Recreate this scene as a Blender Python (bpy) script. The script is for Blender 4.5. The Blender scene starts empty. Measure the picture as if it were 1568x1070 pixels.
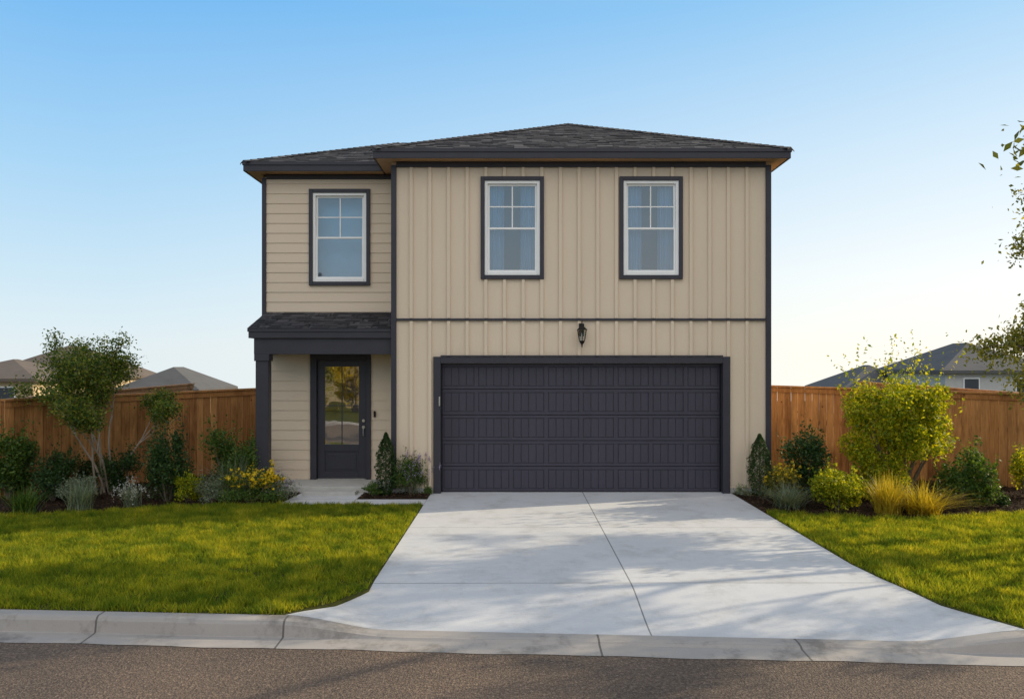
import bpy, math, random
import numpy as np
from mathutils import Vector, Matrix
random.seed(7); rng=np.random.default_rng(11)
S=bpy.context.scene
C=bpy.context.collection
# ------------------------------------------------------------------ helpers
class MB:
    def __init__(s): s.v=[]; s.f=[]; s.r=[]; s.rv=0.5
    def face(s,*p):
        n=len(s.v); s.v+= [tuple(q) for q in p]; s.f.append(tuple(range(n,n+len(p)))); s.r.append(s.rv)
    def box(s,x0,x1,y0,y1,z0,z1):
        n=len(s.v)
        s.v+=[(x0,y0,z0),(x1,y0,z0),(x1,y1,z0),(x0,y1,z0),(x0,y0,z1),(x1,y0,z1),(x1,y1,z1),(x0,y1,z1)]
        for q in ((0,3,2,1),(4,5,6,7),(0,1,5,4),(1,2,6,5),(2,3,7,6),(3,0,4,7)):
            s.f.append(tuple(n+i for i in q)); s.r.append(s.rv)
    def obox(s,o,dx,dy,dz):
        n=len(s.v); o=Vector(o);dx=Vector(dx);dy=Vector(dy);dz=Vector(dz)
        for c in (o,o+dx,o+dx+dy,o+dy,o+dz,o+dx+dz,o+dx+dy+dz,o+dy+dz): s.v.append(tuple(c))
        for q in ((0,3,2,1),(4,5,6,7),(0,1,5,4),(1,2,6,5),(2,3,7,6),(3,0,4,7)):
            s.f.append(tuple(n+i for i in q)); s.r.append(s.rv)
    def tube(s,p0,p1,r0,r1,k=6,cap=False,rot=0):
        p0=Vector(p0);p1=Vector(p1);d=(p1-p0)
        if d.length<1e-6:return
        d.normalize(); a=d.orthogonal().normalized()
        if abs(d.z)>.999: a=Vector((1,0,0))
        b=d.cross(a); n=len(s.v)
        for p,r in ((p0,r0),(p1,r1)):
            for i in range(k):
                t=2*math.pi*i/k+rot; s.v.append(tuple(p+a*math.cos(t)*r+b*math.sin(t)*r))
        for i in range(k):
            j=(i+1)%k; s.f.append((n+i,n+j,n+k+j,n+k+i)); s.r.append(s.rv)
        if cap:
            s.f.append(tuple(n+i for i in range(k-1,-1,-1))); s.r.append(s.rv)
            s.f.append(tuple(n+k+i for i in range(k))); s.r.append(s.rv)
    def obj(s,name,mat,parent=None,smooth=False,bevel=0):
        me=bpy.data.meshes.new(name); me.from_pydata(s.v,[],s.f)
        a=me.attributes.new('rnd','FLOAT','FACE'); a.data.foreach_set('value',s.r)
        if smooth: me.polygons.foreach_set('use_smooth',[True]*len(s.f))
        me.materials.append(mat); me.update()
        o=bpy.data.objects.new(name,me); C.objects.link(o)
        if parent: o.parent=parent
        if bevel:
            m=o.modifiers.new('bev','BEVEL'); m.width=bevel; m.segments=2; m.limit_method='ANGLE'
        return o
def empty(name,loc=(0,0,0)):
    e=bpy.data.objects.new(name,None); e.location=loc; e.empty_display_size=.2; C.objects.link(e); return e
def npmesh(name,co,nv,mat,parent=None,rnd=None):
    me=bpy.data.meshes.new(name); N=len(co)//nv
    me.vertices.add(len(co)); me.vertices.foreach_set('co',np.ascontiguousarray(co,dtype=np.float32).ravel())
    me.loops.add(len(co)); me.loops.foreach_set('vertex_index',np.arange(len(co),dtype=np.int32))
    me.polygons.add(N); me.polygons.foreach_set('loop_start',np.arange(0,len(co),nv,dtype=np.int32))
    try: me.polygons.foreach_set('loop_total',np.full(N,nv,dtype=np.int32))
    except Exception: pass
    a=me.attributes.new('rnd','FLOAT','FACE')
    if rnd is None: rnd=rng.random(N)
    a.data.foreach_set('value',np.asarray(rnd,dtype=np.float32))
    me.materials.append(mat); me.update(calc_edges=True); me.validate()
    o=bpy.data.objects.new(name,me); C.objects.link(o)
    if parent: o.parent=parent
    return o
def unit(a): return a/np.maximum(np.linalg.norm(a,axis=1,keepdims=True),1e-6)
def leaves(name,pts,size,mat,parent,aspect=.5,up=.4,rnd=None):
    N=len(pts); n=unit(rng.normal(size=(N,3))+np.array([0,0,up])); d=unit(np.cross(n,rng.normal(size=(N,3)))); w=np.cross(n,d)
    L=(size*(.6+.8*rng.random(N)))[:,None]
    a=pts-d*L*.5; b=pts+w*L*aspect*.5+n*L*.08; c=pts+d*L*.5; e=pts-w*L*aspect*.5+n*L*.08
    co=np.stack([a,b,c,e],1).reshape(-1,3)
    return npmesh(name,co,4,mat,parent,rnd)
def inpoly(P,poly):
    x,y=P[:,0],P[:,1]; r=np.zeros(len(P),bool); j=len(poly)-1
    for i in range(len(poly)):
        xi,yi=poly[i];xj,yj=poly[j]
        c=((yi>y)!=(yj>y))&(x<(xj-xi)*(y-yi)/((yj-yi) if yj!=yi else 1e-9)+xi); r^=c; j=i
    return r
def sample(poly,dens):
    xs=[p[0] for p in poly]; ys=[p[1] for p in poly]
    n=int((max(xs)-min(xs))*(max(ys)-min(ys))*dens)
    P=np.stack([rng.uniform(min(xs),max(xs),n),rng.uniform(min(ys),max(ys),n)],1)
    return P[inpoly(P,poly)]
# ------------------------------------------------------------------ materials
def newmat(name):
    m=bpy.data.materials.new(name); m.use_nodes=True; nt=m.node_tree; nt.nodes.clear()
    out=nt.nodes.new('ShaderNodeOutputMaterial'); return m,nt,out
def N(nt,t,**k):
    n=nt.nodes.new('ShaderNode'+t)
    for a,b in k.items(): setattr(n,a,b)
    return n
def noisetex(nt,vec,scale,detail=4,rough=.6,stretch=None):
    if stretch:
        mp=N(nt,'Mapping'); mp.inputs['Scale'].default_value=stretch; nt.links.new(vec,mp.inputs[0]); vec=mp.outputs[0]
    n=N(nt,'TexNoise'); n.inputs['Scale'].default_value=scale; n.inputs['Detail'].default_value=detail; n.inputs['Roughness'].default_value=rough
    nt.links.new(vec,n.inputs['Vector']); return n.outputs[0]
def ramp(nt,fac,stops):
    r=N(nt,'ValToRGB'); e=r.color_ramp.elements
    while len(e)<len(stops): e.new(.5)
    for i,(p,c) in enumerate(stops): e[i].position=p; e[i].color=(*c,1)
    nt.links.new(fac,r.inputs[0]); return r.outputs[0]
def mix(nt,fac,a,b,mode='MIX'):
    m=N(nt,'Mix',data_type='RGBA',blend_type=mode)
    for v,s in ((fac,m.inputs[0]),(a,m.inputs[6]),(b,m.inputs[7])):
        if isinstance(v,(int,float)): s.default_value=v
        elif isinstance(v,tuple): s.default_value=(*v,1)
        else: nt.links.new(v,s)
    return m.outputs[2]
def math_(nt,op,a,b=0.0,c=None):
    m=N(nt,'Math',operation=op)
    for i,v in enumerate((a,b,c)):
        if v is None: continue
        if isinstance(v,(int,float)): m.inputs[i].default_value=v
        else: nt.links.new(v,m.inputs[i])
    return m.outputs[0]
def bsdf(nt,out,col,rough=.6,bump=None,bstr=.3,bdist=.01,spec=.5,metal=0):
    b=N(nt,'BsdfPrincipled')
    if isinstance(col,tuple): b.inputs['Base Color'].default_value=(*col,1)
    else: nt.links.new(col,b.inputs['Base Color'])
    if isinstance(rough,(int,float)): b.inputs['Roughness'].default_value=rough
    else: nt.links.new(rough,b.inputs['Roughness'])
    b.inputs['Specular IOR Level'].default_value=spec; b.inputs['Metallic'].default_value=metal
    if bump is not None:
        bp=N(nt,'Bump'); bp.inputs['Strength'].default_value=bstr; bp.inputs['Distance'].default_value=bdist
        nt.links.new(bump,bp.inputs['Height']); nt.links.new(bp.outputs[0],b.inputs['Normal'])
    nt.links.new(b.outputs[0],out.inputs[0]); return b
def geo(nt): return N(nt,'NewGeometry').outputs['Position']
def rndattr(nt): return N(nt,'Attribute',attribute_name='rnd').outputs['Fac']
def simple(name,c,rough=.6,var=.12,scale=3,fine=60,bstr=.15,bd=.004,spec=.4,metal=0,stretch=None):
    m,nt,out=newmat(name); g=geo(nt)
    a=noisetex(nt,g,scale,4,.6,stretch); f=noisetex(nt,g,fine,2,.6,stretch)
    lo=tuple(x*(1-var) for x in c); hi=tuple(x*(1+var) for x in c)
    col=ramp(nt,a,[(.3,lo),(.7,hi)])
    col=mix(nt,.25,col,ramp(nt,f,[(.3,tuple(x*(1-var*1.5) for x in c)),(.7,tuple(x*(1+var*1.5) for x in c))]))
    bsdf(nt,out,col,rough,f,bstr,bd,spec,metal); return m
def leafmat(name,cols,trans=.35,rough=.5):
    m,nt,out=newmat(name); r=rndattr(nt); n=len(cols)
    col=ramp(nt,r,[(i/(n-1),c) for i,c in enumerate(cols)])
    b=N(nt,'BsdfPrincipled'); b.inputs['Roughness'].default_value=rough; b.inputs['Specular IOR Level'].default_value=.3
    nt.links.new(col,b.inputs['Base Color'])
    t=N(nt,'BsdfTranslucent'); tc=mix(nt,1.0,col,(1.9,1.7,.6),'MULTIPLY'); nt.links.new(tc,t.inputs[0])
    mx=N(nt,'MixShader'); mx.inputs[0].default_value=trans
    nt.links.new(b.outputs[0],mx.inputs[1]); nt.links.new(t.outputs[0],mx.inputs[2]); nt.links.new(mx.outputs[0],out.inputs[0]); return m
m_bb=simple('painted_board_siding',(.71,.585,.455),.6,.05,1.2,90,.12,.002,.3,stretch=(1,1,.25))
m_lap=simple('painted_lap_siding',(.69,.57,.445),.6,.05,1.2,90,.15,.002,.3,stretch=(.2,1,1))
m_trim=simple('charcoal_trim',(.040,.039,.052),.5,.12,3,70,.1,.002,.35)
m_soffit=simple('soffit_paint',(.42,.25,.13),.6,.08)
m_gdoor=simple('garage_door_paint',(.048,.044,.066),.48,.10,2,110,.15,.0015,.4,stretch=(3,1,.3))
m_door=simple('front_door_paint',(.036,.036,.050),.4,.1)
m_white=simple('white_vinyl',(.85,.85,.85),.4,.03)
m_black=simple('black_metal',(.012,.012,.013),.35,.1,metal=.3)
m_metal=simple('brushed_nickel',(.55,.54,.52),.3,.05,metal=.9)
m_found=simple('foundation_concrete',(.46,.45,.43),.85,.12,4,60,.3,.004)
m_room=simple('room_interior',(.12,.22,.31),.9,.05)
m_bark=simple('bark',(.17,.13,.10),.9,.35,9,40,.8,.01,stretch=(1,1,.3))
m_barkl=simple('smooth_pale_bark',(.34,.27,.21),.8,.3,9,40,.5,.006,stretch=(1,1,.3))
m_curt=simple('curtain_fabric',(.48,.67,.80),.9,.05)
def glass(name,fac,tint=(1,1,1)):
    m,nt,out=newmat(name); t=N(nt,'BsdfTransparent'); t.inputs[0].default_value=(*tint,1); g=N(nt,'BsdfGlossy'); g.inputs['Roughness'].default_value=.02
    bp=N(nt,'Bump'); bp.inputs['Strength'].default_value=.10; bp.inputs['Distance'].default_value=.03
    nt.links.new(noisetex(nt,geo(nt),2.5,1),bp.inputs['Height']); nt.links.new(bp.outputs[0],g.inputs['Normal'])
    f=N(nt,'Fresnel'); f.inputs[0].default_value=1.5; ff=math_(nt,'ADD',f.outputs[0],fac)
    mx=N(nt,'MixShader'); nt.links.new(ff,mx.inputs[0]); nt.links.new(t.outputs[0],mx.inputs[1]); nt.links.new(g.outputs[0],mx.inputs[2]); nt.links.new(mx.outputs[0],out.inputs[0]); return m
m_glass=glass('window_glass',.20,(.66,.86,1.0)); m_dglass=glass('door_glass',.62,(.8,.75,.7)); m_lglass=glass('lantern_glass',.1)
def shingle(name,axis,cols):
    m,nt,out=newmat(name); g=geo(nt); sp=N(nt,'SeparateXYZ'); nt.links.new(g,sp.inputs[0])
    cb=N(nt,'CombineXYZ'); nt.links.new(sp.outputs[axis],cb.inputs[0]); nt.links.new(math_(nt,'MULTIPLY',sp.outputs[2],2.6),cb.inputs[1])
    br=N(nt,'TexBrick'); br.offset=.37; br.offset_frequency=2; br.squash=1
    for k,v in (('Scale',1),('Mortar Size',.012),('Mortar Smooth',.1),('Brick Width',.22),('Row Height',.17),('Bias',0)): br.inputs[k].default_value=v
    br.inputs['Color1'].default_value=(*[c*.7 for c in cols[0]],1); br.inputs['Color2'].default_value=(*[c*1.35 for c in cols[1]],1); br.inputs['Mortar'].default_value=(*[c*.25 for c in cols[0]],1)
    nt.links.new(cb.outputs[0],br.inputs['Vector'])
    f=noisetex(nt,g,120,2,.7); mid=noisetex(nt,cb.outputs[0],9,3,.8)
    col=mix(nt,.25,br.outputs[0],ramp(nt,f,[(.3,tuple(c*.5 for c in cols[0])),(.72,tuple(c*1.7 for c in cols[1]))]))
    col=mix(nt,1,col,ramp(nt,mid,[(.38,(.45,.45,.47)),(.62,(1.45,1.42,1.4))]),'MULTIPLY')
    h=math_(nt,'ADD',math_(nt,'MULTIPLY',br.outputs[1],-1.0),math_(nt,'MULTIPLY',mid,1.2))
    bsdf(nt,out,col,.9,h,1.0,.02,.2); return m
m_shx=shingle('asphalt_shingles_front',0,((.036,.036,.041),(.068,.066,.072)))
m_shy=shingle('asphalt_shingles_side',1,((.036,.036,.041),(.068,.066,.072)))
def concrete(name,base,joints_x=(),joints_y=(),w=.007,stain=.84):
    m,nt,out=newmat(name); g=geo(nt)
    a=noisetex(nt,g,.9,5,.65); f=noisetex(nt,g,140,2,.7); mid=noisetex(nt,g,5,6,.7)
    col=ramp(nt,a,[(.25,tuple(c*.88 for c in base)),(.75,tuple(c*1.06 for c in base))])
    col=mix(nt,.35,col,ramp(nt,mid,[(.3,tuple(c*.82 for c in base)),(.7,tuple(c*1.12 for c in base))]))
    col=mix(nt,.3,col,ramp(nt,f,[(.3,tuple(c*.75 for c in base)),(.7,tuple(c*1.15 for c in base))]))
    st=noisetex(nt,g,1.7,5,.75); col=mix(nt,1,col,ramp(nt,st,[(.34,(stain,stain*.99,stain*.97)),(.5,(1,1,1))]),'MULTIPLY')
    sp=N(nt,'SeparateXYZ'); nt.links.new(g,sp.inputs[0]); tot=None
    for ax,lst in ((0,joints_x),(1,joints_y)):
        for p in lst:
            s=sp.outputs[ax]
            d=math_(nt,'ABSOLUTE',math_(nt,'SUBTRACT',s,p)); k=math_(nt,'LESS_THAN',d,w)
            tot=k if tot is None else math_(nt,'MAXIMUM',tot,k)
    h=math_(nt,'ADD',math_(nt,'MULTIPLY',f,.4),math_(nt,'MULTIPLY',mid,.5))
    if tot is not None:
        col=mix(nt,tot,col,tuple(c*.35 for c in base)); h=math_(nt,'SUBTRACT',h,math_(nt,'MULTIPLY',tot,2.0))
    bsdf(nt,out,col,.8,h,.35,.006,.35); return m
m_drive=concrete('driveway_concrete',(.60,.61,.64),(1.19,),(-2.95,-5.75),.007)
m_walk=concrete('walk_concrete',(.61,.61,.63),(-2.62,),(-.66,))
m_curb=concrete('curb_concrete',(.40,.37,.35),(-11.1,-9.3,-7.4,-5.5,-3.72,-2.02,.72,2.4,4.35,6.2,8.1,10),(),.009,.58)
def asphalt():
    m,nt,out=newmat('asphalt'); g=geo(nt)
    v=N(nt,'TexVoronoi'); v.inputs['Scale'].default_value=62; nt.links.new(g,v.inputs['Vector'])
    f=noisetex(nt,g,34,4,.8); a=noisetex(nt,g,.8,5,.6)
    col=ramp(nt,f,[(.3,(.065,.052,.046)),(.52,(.17,.13,.105)),(.72,(.45,.35,.28))])
    col=mix(nt,.4,col,ramp(nt,v.outputs['Distance'],[(.0,(.42,.32,.25)),(.45,(.048,.038,.034))]))
    col=mix(nt,1,col,ramp(nt,a,[(.3,(.8,.8,.8)),(.7,(1.25,1.18,1.1))]),'MULTIPLY')
    h=math_(nt,'SUBTRACT',f,math_(nt,'MULTIPLY',v.outputs['Distance'],.6))
    bsdf(nt,out,col,.85,h,1.0,.012,.3); return m
m_asph=asphalt()
def wood():
    m,nt,out=newmat('stained_cedar'); g=geo(nt); r=rndattr(nt)
    col=ramp(nt,r,[(0,(.24,.10,.032)),(.5,(.46,.205,.066)),(1,(.64,.33,.12))])
    gr=noisetex(nt,g,9,5,.7,(6,6,.35)); col=mix(nt,.5,col,ramp(nt,gr,[(.3,(.15,.052,.018)),(.7,(.66,.33,.12))]))
    st=noisetex(nt,g,1.1,4,.7,(3,3,.7)); col=mix(nt,1,col,ramp(nt,st,[(.32,(.5,.46,.44)),(.55,(1,1,1))]),'MULTIPLY')
    v=N(nt,'TexVoronoi'); v.inputs['Scale'].default_value=3.2; nt.links.new(g,v.inputs['Vector'])
    col=mix(nt,1,col,ramp(nt,v.outputs['Distance'],[(.035,(.25,.2,.18)),(.07,(1,1,1))]),'MULTIPLY')
    bsdf(nt,out,col,.7,gr,.4,.004,.25); return m
m_wood=wood()
def grassground(name,cols):
    m,nt,out=newmat(name); g=geo(nt); a=noisetex(nt,g,1.3,4); f=noisetex(nt,g,40,3,.8)
    col=ramp(nt,a,[(.3,cols[0]),(.7,cols[1])]); col=mix(nt,.5,col,ramp(nt,f,[(.3,cols[0]),(.7,cols[2])]))
    bsdf(nt,out,col,.95,f,.8,.03,.1); return m
m_lawn=grassground('lawn_soil',((.035,.045,.012),(.08,.085,.018),(.13,.12,.03)))
m_ground=grassground('dry_ground',((.06,.065,.03),(.10,.095,.045),(.13,.12,.06)))
def grassblade():
    m,nt,out=newmat('grass_blades'); g=geo(nt); r=rndattr(nt)
    col=ramp(nt,r,[(0,(.09,.15,.020)),(.5,(.23,.27,.030)),(.85,(.38,.37,.045)),(1,(.56,.46,.13))])
    big=noisetex(nt,g,2.6,3,.75); col=mix(nt,1,col,ramp(nt,big,[(.36,(.50,.66,.7)),(.64,(1.35,1.22,1.0))]),'MULTIPLY')
    b=N(nt,'BsdfDiffuse'); nt.links.new(col,b.inputs[0]); t=N(nt,'BsdfTranslucent'); nt.links.new(mix(nt,1,col,(1.7,1.55,.6),'MULTIPLY'),t.inputs[0])
    mx=N(nt,'MixShader'); mx.inputs[0].default_value=.5; nt.links.new(b.outputs[0],mx.inputs[1]); nt.links.new(t.outputs[0],mx.inputs[2]); nt.links.new(mx.outputs[0],out.inputs[0]); return m
m_blade=grassblade()
m_mulch=simple('mulch',(.045,.028,.018),.95,.5,12,90,.9,.02,.1)
def mulchchip():
    m,nt,out=newmat('mulch_chips'); bsdf(nt,out,ramp(nt,rndattr(nt),[(0,(.015,.010,.007)),(.7,(.055,.032,.02)),(1,(.13,.075,.045))]),.9,spec=.15); return m
m_chip=mulchchip()
G_dark=leafmat('leaf_dark_green',((.012,.035,.012),(.03,.07,.018),(.07,.125,.028)),.25)
G_mid=leafmat('leaf_mid_green',((.028,.07,.015),(.065,.13,.022),(.16,.22,.045)),.35)
G_tree=leafmat('leaf_tree_green',((.03,.07,.014),(.085,.14,.022),(.30,.29,.05)),.4)
G_olive=leafmat('leaf_olive',((.09,.115,.03),(.20,.21,.045),(.38,.34,.09)),.5)
G_yel=leafmat('leaf_yellow_green',((.08,.14,.008),(.25,.30,.014),(.54,.49,.022)),.45)
G_gold=leafmat('leaf_gold_grass',((.24,.21,.02),(.44,.35,.035),(.60,.47,.07)),.4)
G_silver=leafmat('leaf_silver_green',((.09,.13,.09),(.18,.23,.15),(.32,.34,.27)),.3)
F_yel=leafmat('petal_yellow',((.5,.33,.01),(.75,.55,.02),(.85,.68,.05)),.3)
F_pur=leafmat('petal_purple',((.20,.15,.32),(.33,.26,.50),(.50,.44,.66)),.3)
F_white=leafmat('petal_white',((.35,.35,.36),(.5,.5,.52),(.65,.65,.68)),.3)
# ------------------------------------------------------------------ ground & street
yS=lambda x:-7.36-.065*x
bk=lambda x:yS(x)+.42
def sstep(t): t=min(1,max(0,t)); return t*t*(3-2*t)
def hh(x):
    if x<1: return sstep((-1.1-x)/.95)
    return sstep((x-3.3)/1.05)
xs=[-3000,-600,-150,-60,-20,20,60,150,600,3000]; ys=[-3000,-400,-60,-20,0,10,16,24,34,46,60,80,160,400,1200,3000]
mb=MB(); zf=lambda y:-.22-1.3*sstep((y-15)/25)-.045*max(0,y-50)
for i in range(len(xs)-1):
    for j in range(len(ys)-1):
        a,b,c,d=xs[i],xs[i+1],ys[j],ys[j+1]; mb.face((a,c,zf(c)),(b,c,zf(c)),(b,d,zf(d)),(a,d,zf(d)))
mb.obj('ground',m_ground)
mb=MB(); mb.face((-90,yS(-90)-9,-.15),(90,yS(90)-9,-.15),(90,yS(90)+.02,-.15),(-90,yS(-90)+.02,-.15)); mb.obj('road',m_asph)
def curb(name,sgn,off,hf):
    X=sorted(set([-90,-60,-30]+[round(-15+.12*i,3) for i in range(250)]+[30,60,90])); mb=MB(); rows=[]
    for x in X:
        h=hf(x); base=yS(x)+off; zt=-.112*(1-h)
        w=.006*math.sin(x*3.1)+.004*math.sin(x*7.7)+random.uniform(-.003,.003)
        prof=[(0+w*1.5,-.146),(.23,-.138),(.245+w,-.132),(.262+w,-.138+(zt+.138)*.75),(.285+w,zt-.006),(.31,zt+.002),(.42,zt+.003),(.42,-.19)]
        rows.append([(x,base+sgn*v,z) for v,z in prof])
    for a,b in zip(rows,rows[1:]):
        for i in range(len(a)-1): mb.face(*( (a[i],b[i],b[i+1],a[i+1]) if sgn>0 else (a[i+1],b[i+1],b[i],a[i])))
    return mb.obj(name,m_curb)
curb('curb',1,0,hh); curb('curb',-1,-9,lambda x:1)
PL=[(0,(-1.45,.14)),(.7,(-1.45,-5.0)),(.86,(-1.45,-6.0)),(.93,(-1.68,-6.45)),(1,(-2.05,bk(-2.05)))]
PR=[(0,(3.77,.14)),(.7,(3.77,-5.0)),(.8,(3.83,-5.6)),(.92,(3.98,-6.48)),(1,(4.32,bk(4.32)))]
def pl(P,t):
    for (a,p),(b,q) in zip(P,P[1:]):
        if t<=b+1e-9: k=(t-a)/(b-a); return (p[0]+(q[0]-p[0])*k,p[1]+(q[1]-p[1])*k)
def dz(x,y):
    v=y-yS(x); return .005-.117*(1-hh(x))*sstep((1.7-v)/1.28)
mb=MB(); R=[]
for i in range(81):
    t=i/80; a=pl(PL,t); b=pl(PR,t)
    R.append([(a[0]+(b[0]-a[0])*k/60,a[1]+(b[1]-a[1])*k/60) for k in range(61)])
R=[[(x,y,dz(x,y)) for x,y in r] for r in R]
for a,b in zip(R,R[1:]):
    for i in range(60): mb.face(a[i],b[i],b[i+1],a[i+1])
for r0 in (0,60):
    for a,b in zip(R,R[1:]): p,q=a[r0],b[r0]; mb.face(p,q,(q[0],q[1],-.2),(p[0],p[1],-.2))
mb.obj('driveway',m_drive)
mb=MB()
FL=[(-2.05,bk(-2.05)),(-1.68,-6.45),(-1.45,-6.0),(-1.45,-5.0)]; FR=[(4.32,bk(4.32)),(3.98,-6.48),(3.83,-5.6),(3.77,-5)]
mb.face((-90,bk(-90),0),*[(x,y,0) for x,y in FL],(-1.45,14,0),(-90,14,0))
mb.face((4.32,bk(4.32),0),(90,bk(90),0),(90,14,0),(3.77,14,0),*[(x,y,0) for x,y in FR[::-1][:-1]])
mb.face((-1.45,.14,0),(3.77,.14,0),(3.77,14,0),(-1.45,14,0))
for Fp in (FL,FR):
    for a,b in zip(Fp,Fp[1:]): mb.face((a[0],a[1],0),(b[0],b[1],0),(b[0],b[1],-.19),(a[0],a[1],-.19))
mb.face((-90,14,0),(90,14,0),(90,14,-.6),(-90,14,-.6))
mb.face((-90,-80,0),(90,-80,0),(90,yS(90)-9.42,0),(-90,yS(-90)-9.42,0))
mb.obj('lawn_soil',m_lawn)
bedL=[(-13,-2.55),(-7.6,-2.1),(-6.6,-1.85),(-5.55,-1.3),(-4.6,-1.2),(-3.78,-1.15),(-3.70,0),(-4.62,0),(-4.62,.9),(-4.67,3.6),(-13,3.6)]
bedM=[(-2.6,-.64),(-1.46,-.64),(-1.46,0),(-2.6,0)]
bedR=[(3.78,0),(3.78,-1.83),(4.9,-2.22),(5.78,-2.33),(7.7,-1.83),(13,-2.2),(13,5),(4.5,5),(4.5,0)]
be=empty('garden_bed')
mb=MB()
for p in (bedL,bedM,bedR): mb.face(*[(x,y,.006) for x,y in p])
o=mb.obj('mulch_sheet',m_mulch,be)
P=np.concatenate([sample(bedL,600),sample(bedM,900),sample(bedR,600)])
P3=np.concatenate([P,(.012+.03*rng.random((len(P),1)))],1)
leaves('mulch_chips',P3,.045,m_chip,be,.35,2.0)
mb=MB()
mb.face((-3.70,-.003,.008),(-3.78,-1.15,.008),(-1.452,-1.15,.008),(-1.452,-.66,.008),(-2.62,-.66,.008),(-2.62,-.003,.008))
mb.face((-3.78,-1.15,.008),(-3.78,-1.15,-.02),(-1.452,-1.15,-.02),(-1.452,-1.15,.008))
mb.obj('walkway',m_walk)
def vnoise(x,y,seed):
    r=np.random.default_rng(seed); G=r.random((64,64)); xi=np.floor(x).astype(int); yi=np.floor(y).astype(int); fx=x-xi; fy=y-yi; fx=fx*fx*(3-2*fx); fy=fy*fy*(3-2*fy)
    g=lambda a,b:G[a%64,b%64]
    return (g(xi,yi)*(1-fx)+g(xi+1,yi)*fx)*(1-fy)+(g(xi,yi+1)*(1-fx)+g(xi+1,yi+1)*fx)*fy
def grass(name,poly,dens,mat):
    P=sample(poly,dens); n=len(P)
    l1=vnoise(P[:,0]*2.2,P[:,1]*2.2,1); l2=vnoise(P[:,0]*6.5,P[:,1]*6.5,2); l3=vnoise(P[:,0]*15,P[:,1]*15,3)
    keep=rng.random(n)<(.15+.6*l3+.5*l2); P=P[keep]; l1,l2,l3=l1[keep],l2[keep],l3[keep]; n=len(P)
    H=(.02+.036*rng.random(n))*(.20+.50*l1+1.0*l2+.85*l3)
    az=rng.random(n)*2*math.pi; w=.004+.005*rng.random(n)
    b=np.stack([P[:,0],P[:,1],np.zeros(n)],1); d=np.stack([np.cos(az),np.sin(az),np.zeros(n)],1)
    la=rng.random(n)*2*math.pi; ln=H*(.2+.8*rng.random(n))
    tip=b+np.stack([np.cos(la)*ln,np.sin(la)*ln,H],1)
    co=np.stack([b-d*w[:,None],b+d*w[:,None],tip],1).reshape(-1,3)
    return npmesh(name,co,3,mat,None,np.clip(rng.random(n)*.65+.35*l2,0,1))
lawnL=[(-2.12,bk(-2.12)+.01),(-1.72,-6.44),(-1.47,-6.0),(-1.47,-1.17),(-3.8,-1.17),(-4.6,-1.22),(-5.55,-1.32),(-6.6,-1.87),(-7.6,-2.12),(-10.5,-2.4),(-10.5,bk(-10.5)+.01)]
lawnR=[(3.79,-1.86),(3.79,-5),(3.85,-5.6),(4.0,-6.48),(4.36,bk(4.36)+.02),(9.5,bk(9.5)+.01),(9.5,-2.0),(7.7,-1.85),(5.78,-2.35),(4.9,-2.24)]
grass('lawn',lawnL,6200,m_blade); grass('lawn',lawnR,6200,m_blade)
# ------------------------------------------------------------------ house
H=empty('two_storey_house')
def wallgrid(mb,x0,x1,z0,z1,y,holes):
    X=sorted(set([x0,x1]+[h[0] for h in holes]+[h[1] for h in holes])); Z=sorted(set([z0,z1]+[h[2] for h in holes]+[h[3] for h in holes]))
    for a,b in zip(X,X[1:]):
        for c,d in zip(Z,Z[1:]):
            mx,mz=(a+b)/2,(c+d)/2
            if mx<x0 or mx>x1 or mz<z0 or mz>z1: continue
            if any(h[0]<mx<h[1] and h[2]<mz<h[3] for h in holes): continue
            mb.face((a,y,c),(b,y,c),(b,y,d),(a,y,d))
XL,XR=-2.14,4.45
W1=(-.59,.51,3.72,5.50); W2=(1.82,2.92,3.72,5.50); W3=(-3.80,-2.67,3.70,5.48)
sh=lambda w,t:(w[0]+t,w[1]-t,w[2]+t,w[3]-t)
GD=(-1.284,3.614,-.01,2.26)
mb=MB(); holes=[sh(W1,.05),sh(W2,.05),GD]
wallgrid(mb,XL,XR,.09,5.76,0,holes); mb.obj('front_wall',m_bb,H)
mb=MB(); x=XL+.02+.324
while x<XR-.12:
    segs=[(.10,2.995),(3.045,5.66)]
    for w in (W1,W2,(-1.41,3.74,-1,2.376)):
        if w[0]-.02<x<w[1]+.02:
            ns=[]
            for a,b in segs:
                if w[3]<=a or w[2]>=b: ns.append((a,b)); continue
                if w[2]>a: ns.append((a,w[2]-.001))
                if w[3]<b: ns.append((w[3]+.001,b))
            segs=ns
    for a,b in segs: mb.box(x-.028,x+.028,-.038,.001,a,b)
    x+=.324
mb.obj('battens',m_bb,H,bevel=.003)
mb=MB()
mb.box(XL-.004,XL+.085,-.046,.06,.08,5.70); mb.box(XR-.085,XR+.004,-.046,.06,.08,5.70)
mb.box(XL+.087,XR-.087,-.048,.002,3.0,3.04)
mb.box(XL+.087,XR-.087,-.042,.002,5.662,5.758)
mb.box(-1.41,-1.284,-.052,.12,0.004,2.376); mb.box(3.614,3.74,-.052,.12,0.004,2.376); mb.box(-1.282,3.612,-.052,.12,2.262,2.374)
mb.box(-1.284,3.614,-.067,-.02,2.377,2.40)
mb.obj('trim_boards',m_trim,H,bevel=.004)
mb=MB(); mb.box(XL+.002,-1.412,-.012,.05,-.05,.088); mb.box(3.742,XR-.002,-.012,.05,-.05,.088); mb.obj('foundation',m_found,H)
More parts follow.
